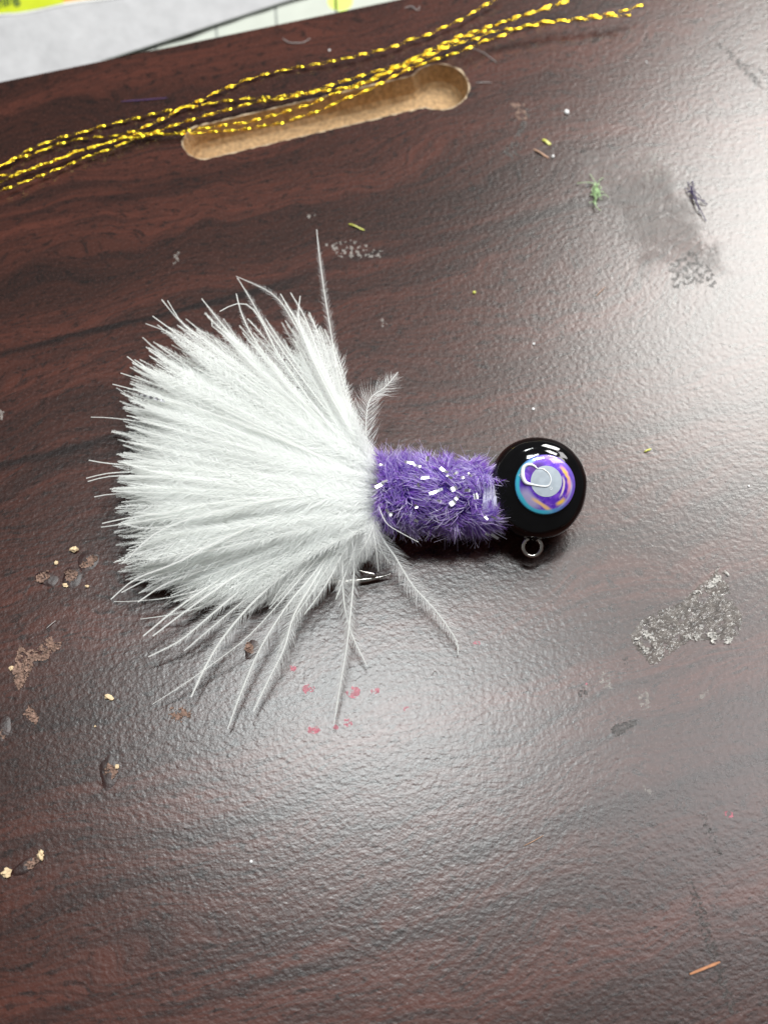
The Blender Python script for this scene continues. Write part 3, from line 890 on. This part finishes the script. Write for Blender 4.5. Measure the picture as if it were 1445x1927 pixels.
for zx, zy, fl, fw, an in flakes:
    px, py = 680 + zx / 3.211, 800 + zy / 3.211
    off = (933 - py) * k
    d = math.sqrt(max(0.5, 3.95 ** 2 - off * off)) + random.uniform(0.35, 0.75)
    c0 = J(px, py, d)
    a = math.radians(-an)
    u = RIGHT * math.cos(a) + UP * math.sin(a); v = -RIGHT * math.sin(a) + UP * math.cos(a)
    nn = norm(BACK + UP * (off / 6.0 + 0.22) * 1.0 + RIGHT * random.uniform(-.34, .34) + UP * random.uniform(-.2, .2))
    nn = norm(nn + np.array([0, 0.0, 0]))
    u = norm(u - nn * (u @ nn)); v = np.cross(nn, u)
    l2, w2 = fl / 3.211 * k / 2 * 0.95, fw / 3.211 * k / 2 * 0.72
    V, F = [], []
    for i in range(5):
        x = -1 + i / 2
        for y in (-1, 1):
            V.append(c0 + u * x * l2 + v * (y * w2 * random.uniform(.92, 1.05)) + nn * (0.09 * math.sin(i * 0.7 + zx)))
    F = [[i * 2, i * 2 + 2, i * 2 + 3, i * 2 + 1] for i in range(4)]
    mk('flake', V, F, M_silver, body_core, jo)

# ------------------------------------------------------------------ marabou tail
def plume(path, r0, r1, blen_f, step, w=0.016, spread=0.6, droop=0.15, clean=0.0, jit=0.16):
    """one feather barb: a thin stem (root -> tip) with barbules on both sides.  Returns stem V,F and barbule V,F"""
    L = np.r_[0, np.cumsum(np.linalg.norm(np.diff(path, axis=0), axis=1))]
    n = len(path)
    SV, SF = tube(path, np.linspace(r0, r1, n), 4)
    tot = L[-1]
    s = np.arange(tot * 0.02, tot * (1 - clean), step)
    if len(s) < 2: return SV, SF, None, None
    s = s + rng.uniform(-.4, .4, len(s)) * step
    q = np.stack([np.interp(s, L, path[:, i]) for i in range(3)], 1)
    T = norm(np.gradient(path, axis=0))
    t = norm(np.stack([np.interp(s, L, T[:, i]) for i in range(3)], 1))
    side = norm(np.cross(t, [0, 0, 1.0]))
    Vs = []
    tip = s / tot
    for sg in (-1, 1):
        ln = blen_f(tip) * rng.uniform(0.6, 1.15, len(s))
        dr = norm(t * rng.normal(0.85, 0.6 * jit, len(s))[:, None] + sg * side * spread + rng.normal(size=(len(s), 3)) * jit)
        dr2 = norm(dr + t * 0.45 + np.array([0, 0, -droop]))
        m_ = q + dr * (ln * .5)[:, None]; e = m_ + dr2 * (ln * .5)[:, None]
        m_[:, 2] = np.maximum(m_[:, 2], 0.06); e[:, 2] = np.maximum(e[:, 2], 0.05)
        ww = t * w
        Vs.append(np.stack([q - ww, q + ww, m_ + ww * .8, m_ - ww * .8, e], 1))
    V = np.concatenate(Vs).reshape(-1, 3)
    return SV, SF, V, len(Vs[0]) * 2

def barbfaces(nb, start):
    b = start + np.arange(nb) * 5
    quads = np.stack([b, b + 1, b + 2, b + 3], 1).tolist()
    tris = np.stack([b + 3, b + 2, b + 4], 1).tolist()
    return quads + tris

env = [(640, 640), (600, 575), (566, 556), (547, 552), (528, 556), (500, 590), (470, 585), (440, 575), (400, 590), (378, 580), (340, 600), (305, 600), (285, 612), (269, 638), (262, 662), (240, 680), (228, 712),
       (216, 728), (222, 752), (212, 775), (207, 810), (203, 850), (200, 885), (207, 925), (198, 960), (196, 995), (204, 1025), (210, 1060), (225, 1095), (245, 1115), (275, 1120), (300, 1150), (320, 1160), (370, 1160), (410, 1150),
       (450, 1165), (490, 1150), (540, 1165), (580, 1130), (610, 1100), (650, 1090), (690, 1060), (712, 1030)]
wts = [.06, .08, .14, .16, .16, .14, .16, .18, .2, .22, .35, .45, .5, .6, .7, .9, 1.0,
       1.1, 1.1, 1.3, 1.5, 1.5, 1.6, 1.6, 1.6, 1.5, 1.5, 1.4, 1.4, 1.4, 1.4, 1.2, .75, .55, .4,
       .3, .25, .22, .22, .25, .25, .22, .15]
env = np.array(env, float); wts = np.array(wts)
cum = np.r_[0, np.cumsum((wts[:-1] + wts[1:]) / 2 * np.linalg.norm(np.diff(env, axis=0), axis=1))]; cum /= cum[-1]
tail_root = J(708, 918, 0)
NB = 1350
SVs, SFs, BVs, ns, nb_tot = [], [], [], 0, 0
BF = []
nbv = 0
NCL = 95
clu = rng.random(NCL); cll = 1 - np.abs(rng.normal(size=NCL)) * 0.05
for i in range(NB):
    u = rng.random(); q_ = np.abs(clu - u).argmin()
    u = u + (clu[q_] - u) * rng.uniform(0.0, 0.7)
    e = np.array([np.interp(u, cum, env[:, 0]), np.interp(u, cum, env[:, 1])])
    fr = (e[1] - 560) / 560                     # 0 top ... 1 bottom
    r_ = np.array([702 + rng.normal() * 7, 872 + 92 * np.clip(fr, 0, 1) + rng.normal() * 14])
    left = math.exp(-((e[1] - 900) / 230) ** 2)
    lf = 1 - abs(rng.normal()) * (0.05 + 0.10 * (1 - left)) if rng.random() < 0.62 + .2 * left else rng.uniform(0.35, 0.95)
    lf = min(lf, 1.0 + 0.02 * rng.random()) * cll[q_]
    tip = r_ + (e - r_) * lf
    mid = (r_ + tip) / 2
    perp_ = np.array([-(tip - r_)[1], (tip - r_)[0]])
    bow = rng.normal() * 0.035
    # barbs leave the knot pointing left before fanning out
    c1 = r_ + np.array([-0.30 * abs(tip[0] - r_[0]) - 12, 0.22 * (tip[1] - r_[1])])
    c2 = mid * 0.45 + tip * 0.55 + perp_ * bow
    t = np.linspace(0, 1, 12)[:, None]
    xy = (1 - t) ** 3 * r_ + 3 * (1 - t) ** 2 * t * c1 + 3 * (1 - t) * t * t * c2 + t ** 3 * tip
    lay = rng.random()
    zr = 2.6 + 3.6 * lay
    zt = (0.5 + 4.6 * lay ** 1.3) if e[1] > 700 else (1.0 + 5.0 * lay)
    if e[1] > 1080: zt = 0.35 + 2.2 * lay
    tz = t[:, 0]
    z = zr + (zt - zr) * tz + (1.5 * (lay - 0.25)) * np.sin(math.pi * tz) * left
    path = P(xy[:, 0], xy[:, 1], np.maximum(z, 0.15))
    thick = rng.uniform(0.024, 0.05)
    SV, SF, BV, nb = plume(path, 0.012, thick, lambda q: np.where(q > .8, 0.16 + (1 - q) * 6.0, 1.4 + 0.4 * np.sin(q * 9)) * np.clip(q * 6, .35, 1), 0.17, 0.026, 0.5, 0.1, 0.0, 0.20)
    SVs.append(SV); SFs += [[a + ns for a in f] for f in SF]; ns += len(SV)
    if BV is not None:
        BVs.append(BV); BF += barbfaces(nb, nbv); nbv += len(BV)
V = np.vstack(SVs + BVs)
F = SFs + [[a + ns for a in f] for f in BF]
tail = mk('feather_tail', V, F, [M_quill, M_feather], jig, jo)
tail.data.polygons.foreach_set('material_index', [0] * len(SFs) + [1] * len(BF))
tail['kind'] = 'stuff'

barbs = [
 # (tip ... root pixels), tip height, barbule length, stem radius
 ([(596, 432), (601, 480), (612, 560), (622, 620), (628, 660), (640, 730), (668, 800), (700, 880)], 5.0, 0.55, 0.06),
 ([(749, 700), (725, 728), (697, 750), (689, 790), (691, 830), (702, 880)], 6.0, 1.5, 0.045),
 ([(447, 523), (470, 560), (505, 620), (560, 700), (620, 780), (690, 880)], 5.0, 0.6, 0.07),
 ([(445, 520), (500, 545), (530, 570), (560, 620), (600, 690), (640, 770), (700, 880)], 5.5, 0.6, 0.07),
 ([(414, 586), (440, 573), (465, 573), (490, 600), (520, 660), (560, 720), (610, 790), (695, 890)], 6.5, 0.3, 0.09),
 ([(380, 562), (410, 600), (450, 650), (520, 720), (600, 790), (695, 890)], 4.5, 0.7, 0.08),
 ([(305, 564), (340, 605), (400, 650), (480, 710), (570, 780), (690, 890)], 4.0, 0.4, 0.09),
 ([(316, 566), (332, 592), (352, 617), (430, 680), (550, 770), (690, 890)], 4.4, 0.4, 0.07),
 ([(288, 595), (330, 625), (400, 670), (500, 740), (690, 890)], 4.8, 0.5, 0.09),
 ([(275, 609), (340, 635), (430, 690), (540, 770), (690, 890)], 4.2, 0.5, 0.08),
 ([(269, 635), (320, 680), (390, 722), (480, 780), (690, 900)], 3.0, 0.8, 0.08),
 ([(445, 553), (455, 590), (480, 640), (540, 720), (620, 800), (695, 880)], 6.0, 0.5, 0.08),
 ([(528, 553), (560, 610), (590, 680), (630, 760), (665, 820), (700, 880)], 6.0, 0.6, 0.08),
 ([(547, 551), (575, 600), (605, 680), (640, 760), (700, 880)], 5.0, 0.6, 0.08),
 ([(565, 557), (562, 600), (580, 650), (620, 730), (700, 880)], 5.6, 0.6, 0.07),
 ([(385, 590), (400, 602), (396, 610), (420, 630), (470, 680), (560, 760), (690, 890)], 5.8, 0.3, 0.06),
 ([(350, 600), (400, 640), (470, 690), (580, 780), (690, 890)], 3.2, 0.8, 0.07),
 ([(500, 600), (540, 660), (600, 740), (690, 880)], 4.0, 0.8, 0.07),
 ([(240, 671), (280, 700), (340, 730), (430, 775), (690, 900)], 4.5, 0.4, 0.09),
 ([(228, 702), (290, 722), (370, 745), (500, 800), (690, 900)], 4.2, 0.4, 0.09),
 ([(213, 723), (270, 738), (350, 762), (500, 815), (690, 900)], 4.8, 0.3, 0.09),
 ([(172, 785), (215, 787), (300, 800), (420, 830), (690, 905)], 3.8, 0.3, 0.07),
 ([(168, 866), (205, 872), (300, 880), (450, 890), (690, 910)], 4.2, 0.3, 0.10),
 ([(163, 900), (210, 890), (300, 888), (450, 895), (690, 912)], 4.0, 0.3, 0.09),
 ([(166, 906), (212, 896), (300, 897), (450, 905), (690, 914)], 4.4, 0.3, 0.09),
 ([(178, 935), (210, 930), (300, 925), (450, 920), (690, 915)], 3.6, 0.3, 0.09),
 ([(191, 992), (240, 985), (330, 970), (450, 945), (690, 925)], 4.6, 0.4, 0.10),
 ([(193, 985), (240, 975), (330, 962), (450, 940), (690, 922)], 5.0, 0.4, 0.10),
 ([(209, 1128), (255, 1090), (330, 1060), (430, 1010), (560, 960), (690, 930)], 5.4, 0.3, 0.09),
 ([(230, 1060), (300, 1000), (400, 965), (520, 940), (690, 922)], 6.3, 0.3, 0.08),
 ([(260, 1133), (320, 1095), (420, 1060), (520, 1010), (620, 960), (695, 930)], 3.0, 0.5, 0.11),
 ([(229, 1115), (290, 1085), (390, 1052), (520, 1000), (690, 935)], 2.6, 0.5, 0.10),
 ([(215, 1132), (258, 1131), (330, 1122), (430, 1090), (560, 1020), (690, 940)], 2.0, 0.2, 0.05),
 ([(270, 1197), (340, 1140), (430, 1080), (540, 1010), (690, 940)], 2.4, 0.5, 0.11),
 ([(288, 1197), (350, 1150), (450, 1080), (560, 1010), (690, 942)], 2.8, 0.5, 0.11),
 ([(265, 1165), (330, 1155), (400, 1132), (520, 1060), (690, 945)], 1.4, 0.4, 0.06),
 ([(280, 1236), (340, 1205), (400, 1155), (480, 1090), (560, 1040), (690, 945)], 1.8, 0.7, 0.11),
 ([(347, 1225), (400, 1180), (460, 1130), (530, 1080), (690, 948)], 1.4, 0.7, 0.08),
 ([(360, 1312), (385, 1258), (420, 1200), (480, 1130), (560, 1060), (640, 1000), (695, 945)], 1.6, 1.0, 0.12),
 ([(288, 1325), (350, 1285), (420, 1235), (470, 1195), (530, 1130), (590, 1060), (690, 950)], 1.2, 0.4, 0.05),
 ([(429, 1371), (455, 1300), (490, 1220), (540, 1140), (590, 1080), (640, 1010), (695, 945)], 1.0, 0.8, 0.09),
 ([(477, 1339), (505, 1280), (535, 1220), (552, 1160), (590, 1095), (630, 1030), (695, 948)], 1.2, 1.15, 0.10),
 ([(573, 1156), (600, 1120), (625, 1080), (650, 1030), (695, 948)], 3.0, 0.8, 0.07),
 ([(520, 1240), (550, 1170), (590, 1110), (640, 1030), (695, 948)], 1.6, 1.0, 0.07),
 ([(628, 1366), (640, 1290), (652, 1220), (660, 1150), (666, 1080), (668, 1010), (695, 940)], 1.2, 0.7, 0.075),
 ([(690, 1253), (665, 1200), (650, 1150), (645, 1090), (650, 1030), (695, 945)], 1.2, 0.9, 0.075),
 ([(861, 1233), (858, 1205), (820, 1150), (775, 1100), (745, 1050), (715, 1005), (698, 950)], 0.5, 1.3, 0.095),
 ([(712, 1075), (707, 1030), (700, 980), (690, 935)], 3.6, 0.9, 0.075),
 ([(787, 1020), (750, 1000), (728, 985), (716, 962), (712, 945)], 8.2, 0.0, 0.05),
 ([(650, 1070), (670, 1050), (690, 1020), (703, 985), (704, 950)], 4.0, 1.1, 0.05),
 ([(735, 1062), (720, 1040), (708, 1010), (700, 960)], 2.8, 1.2, 0.05),
 ([(632, 1128), (652, 1075), (672, 1020), (698, 950)], 3.2, 1.0, 0.06),
]
for i, (pts, zt, bl, r0) in enumerate(barbs):
    pp = resample(np.array(pts)[::-1], 26)
    t = np.linspace(0, 1, 26)
    top = pts[0][1] < 760
    zr = 5.6 if 640 < pts[0][1] < 1100 else 4.8
    if zt > 8: zr = 6.4
    z = zr + (zt - zr) * t ** 0.9 + 1.2 * np.sin(math.pi * t) * (1 if zt > 3.4 else 0.2)
    path = P(pp[:, 0], pp[:, 1], np.maximum(z, 0.12))
    prof_ = (lambda q, bl=bl: 1.8 * bl * (0.35 + 0.65 * np.sin(np.clip(q * 0.95 + .05, 0, 1) * math.pi)) * np.where(q > .86, np.maximum(0.12, (1 - q) / .14), 1))
    SV, SF, BV, nb = plume(path, r0 * 0.9, r0 * 0.62, prof_, 0.085 if bl > 0.65 else 0.13, 0.017, 0.66, 0.10, 0.0, 0.10)
    mb = MB(); mb.add(SV, SF, 0)
    if BV is not None and bl > 0:
        mb.add(BV, barbfaces(nb, 0), 1)
    mb.build('feather_barb', [M_quill, M_feather], tail, jo)
# sparkling clear strand among the feathers
pp = resample([(262, 742), (285, 748), (300, 752), (312, 756)], 14)
w3 = P(pp[:, 0], pp[:, 1], 5.6)
V = []
for i in range(14):
    V += [w3[i] + UP * 0.16 * math.cos(i * 1.1) + BACK * 0.16 * math.sin(i * 1.1), w3[i] - UP * 0.16 * math.cos(i * 1.1) - BACK * 0.16 * math.sin(i * 1.1)]
mk('sparkle_strand', V, [[i * 2, i * 2 + 1, i * 2 + 3, i * 2 + 2] for i in range(13)], M_silver, tail, jo)

# ------------------------------------------------------------------ loose bits on the board
def fibre(name, pts, r, m, labl, cat, z=0.12, lift=0.0, sides=5):
    pp = resample(pts, 14)
    t = np.linspace(0, 1, 14)
    W = P(pp[:, 0], pp[:, 1], z + lift * np.sin(math.pi * t))
    mb = MB(); mb.add(*tube(W, np.array([r * (0.55 + 0.45 * math.sin(math.pi * min(1, max(0, x)))) for x in t]), sides))
    return tag(mb.build(name, m, smooth=True), labl, cat)
def chip(name, cx, cy, ln, wd, an, th_, m, labl, cat, z=0.02):
    a = math.radians(an)
    u = norm(P(cx + math.cos(a), cy - math.sin(a)) - P(cx, cy)); v = np.array([-u[1], u[0], 0]); c0 = P(cx, cy, z)
    mb = MB(); V = []
    n = 6
    for i in range(n):
        x = (-1 + 2 * i / (n - 1)) * ln * k / 2
        w = wd * k / 2 * random.uniform(.75, 1.1) * (0.6 if i in (0, n - 1) else 1)
        zz = 0.12 * math.sin(i * .9)
        for (y, h) in ((-w, 0), (w, 0), (w * .8, th_), (-w * .8, th_)):
            V.append(c0 + u * x + v * y + np.array([0, 0, h + max(0, zz)]))
    F = [[i * 4 + j, i * 4 + (j + 1) % 4, i * 4 + 4 + (j + 1) % 4, i * 4 + 4 + j] for i in range(n - 1) for j in range(4)]
    F += [[3, 2, 1, 0], [n * 4 - 4, n * 4 - 3, n * 4 - 2, n * 4 - 1]]
    mb.add(V, F)
    return tag(mb.build(name, m), labl, cat)
def crumb(cx, cy, r, labl, m=None, ex=1.0, rot=0.0, group=None, name='crumb', cat='crumb'):
    bm = bmesh.new(); bmesh.ops.create_icosphere(bm, subdivisions=2, radius=1)
    flat_ = 0.35 + 0.3 * random.random()
    sd_ = random.random() * 50
    V = []
    c0 = P(cx, cy, 0)
    for v in bm.verts:
        p = np.array(v.co[:]); p = p * (1 + (0.85 if name == 'crumb' else 0.3) * mnoise.noise(Vector(p * 1.5) + Vector((sd_, 0, 0))))
        x, y = p[0] * ex, p[1]
        x, y = x * math.cos(rot) - y * math.sin(rot), x * math.sin(rot) + y * math.cos(rot)
        V.append(c0 + np.array([x, y, p[2] * flat_]) * r * k)
    F = [[v.index for v in f.verts] for f in bm.faces]; bm.free()
    V = np.array(V); V[:, 2] += -V[:, 2].min() + 0.01
    mb = MB(); mb.add(V, F)
    return tag(mb.build(name, m or M_crumb), labl, cat, group)
g = 'cream crumbs scattered left of the feather tail'
crumb(142, 1035, 6.0, 'largest cream crumb above the cluster of brown glue drops left of the tail', ex=1.3, group=g)
crumb(107, 1060, 4.0, 'small cream crumb between the two leftmost glue drops of the cluster, just above them', group=g)
crumb(124, 1102, 4.2, 'cream crumb touching the lower edge of the middle glue drop', group=g)
crumb(165, 1104, 3.2, 'tiny cream crumb right of the middle glue drop, nearest the tail', group=g)
crumb(206, 1313, 5.2, 'lone cream crumb on bare wood below the tip of the tail', ex=1.5, rot=-0.4, group=g)
crumb(180, 1367, 2.2, 'tiniest cream speck on bare wood above the oval glue drop', group=g)
crumb(221, 1443, 4.0, 'cream crumb on the right rim of the oval glue drop', group=g)
crumb(79, 1610, 8.0, 'pale yellow crumb at the upper end of the long glue smear, lower left', ex=0.75, rot=0.3, group=g)
crumb(15, 1643, 7.0, 'pale yellow crumb by the left edge, below the long glue smear', ex=1.2, rot=0.9, group=g)
crumb(22, 1257, 4.0, 'cream crumb on the left edge of the grey flaky residue patch', group=g)
crumb(1066, 212, 6.5, 'round white bead right of the round end of the keyhole slot', M_bead, 0.85, name='bead', cat='bead')
crumb(1040, 295, 3.4, 'tiny white bead at the end of the tan splinter', M_bead, name='bead', cat='bead')
crumb(1216, 118, 2.6, 'white speck near the right ends of the gold strands', M_bead, name='speck', cat='speck')
crumb(473, 1621, 2.6, 'white speck alone on the wood near the bottom', M_bead, 1.0, name='speck', cat='speck')
crumb(1004, 648, 2.8, 'white speck on the wood straight above the black jig head', M_bead, name='speck', cat='speck')
crumb(1003, 770, 3.0, 'white speck close above the top of the black jig head', M_bead, name='speck', cat='speck')
crumb(1408, 915, 2.4, 'white speck far right of the black jig head', M_bead, name='speck', cat='speck')
crumb(620, 95, 2.6, 'white speck above the farthest gold strand', M_bead, name='speck', cat='speck')
crumb(892, 551, 3.6, 'small yellow speck on the wood above the chenille body', M_yell, name='speck', cat='speck')
chip('plastic_clipping', 1028, 268, 22, 8, -32, 0.10, M_yell, 'short yellow green plastic clipping right of the keyhole slot', 'clipping')
chip('wood_splinter', 1018, 290, 40, 4, -30, 0.10, M_tan, 'pinkish tan splinter just below the yellow green clipping', 'splinter')
chip('thread_clipping', 671, 428, 38, 4.5, -22, 0.10, M_olive, 'short olive thread clipping above the white feather tail', 'clipping')
chip('wood_splinter', 1325, 1822, 56, 5, 22, 0.14, M_orangew, 'orange brown wood splinter at the lower right of the board', 'splinter')
chip('thread_clipping', 1218, 848, 16, 4, 25, 0.10, M_yell, 'tiny yellow thread clipping right of the black jig head', 'clipping')
fibre('lint_hair', [(880, 88), (905, 97), (922, 108), (934, 118)], 0.045, M_hair, 'curved pale lint hair above the round end of the keyhole slot', 'lint')
fibre('lint_hair', [(895, 156), (910, 155), (925, 155)], 0.05, M_hair, 'short straight pale lint hair right of the round end of the slot', 'lint')
fibre('lint_hair', [(532, 72), (545, 80), (570, 80), (584, 72)], 0.055, M_hair, 'bent pale lint hair between the paper and the farthest gold strand', 'lint')
fibre('lint_hair', [(760, 15), (775, 12), (785, 20), (790, 12)], 0.05, M_hair, 'kinked pale lint hair by the far edge, above the gold strands', 'lint')
fibre('lint_hair', [(228, 191), (270, 188), (315, 184)], 0.05, M_lpur, 'thin straight purple lint hair above the gold strands at left', 'lint')
fibre('lint_hair', [(88, 1183), (98, 1174), (106, 1168)], 0.04, M_hair, 'short pale lint hair above the grey flaky residue patch', 'lint')
fibre('lint_hair', [(1120, 558), (1130, 548), (1138, 540)], 0.04, M_tan, 'short tan lint hair below the rubbed dull area', 'lint')
fibre('lint_hair', [(985, 1592), (1005, 1582), (1022, 1572)], 0.04, M_tan, 'thin tan lint hair on the lower right of the board', 'lint')
fibre('lint_hair', [(812, 1020 + 250), (818, 1262), (824, 1268)], 0.03, M_hair, 'tiny pale lint hair below the tip of the longest stray feather barb', 'lint')
def tuft(name, fibs, r, m, labl):
    mb = MB()
    for pts in fibs:
        pp = resample(pts, 10); t = np.linspace(0, 1, 10)
        mb.add(*tube(P(pp[:, 0], pp[:, 1], 0.12 + 0.35 * np.sin(math.pi * t)), r, 4))
    return tag(mb.build(name, m), labl, 'thread')
fb = []
for i in range(34):
    a = random.uniform(0, 2 * math.pi); l = random.uniform(4, 15)
    c0 = (1122 + random.gauss(0, 4), 362 + random.gauss(0, 9))
    fb.append([c0, (c0[0] + l * .5 * math.cos(a) + random.gauss(0, 3), c0[1] + l * .5 * math.sin(a)), (c0[0] + l * math.cos(a), c0[1] + l * 1.1 * math.sin(a))])
fb += [[(1110, 328), (1118, 340), (1122, 350)], [(1085, 345), (1105, 343), (1120, 346)], [(1125, 370), (1138, 366), (1145, 372)], [(1118, 375), (1122, 390), (1130, 396)]]
tuft('thread_tuft', fb, 0.038, M_green, 'fuzzy light green thread tuft beside the rubbed dull area')
tuft('thread_tuft', [[(1294, 342), (1306, 372), (1328, 416)], [(1288, 352), (1304, 366), (1330, 385)], [(1300, 350), (1308, 378), (1322, 404)], [(1296, 372), (1310, 374), (1326, 378)], [(1290, 362), (1306, 360), (1318, 372)], [(1302, 340), (1310, 380), (1316, 402)]], 0.05, M_dpur, 'dark purple thread bits crossed on the bright right side of the board')
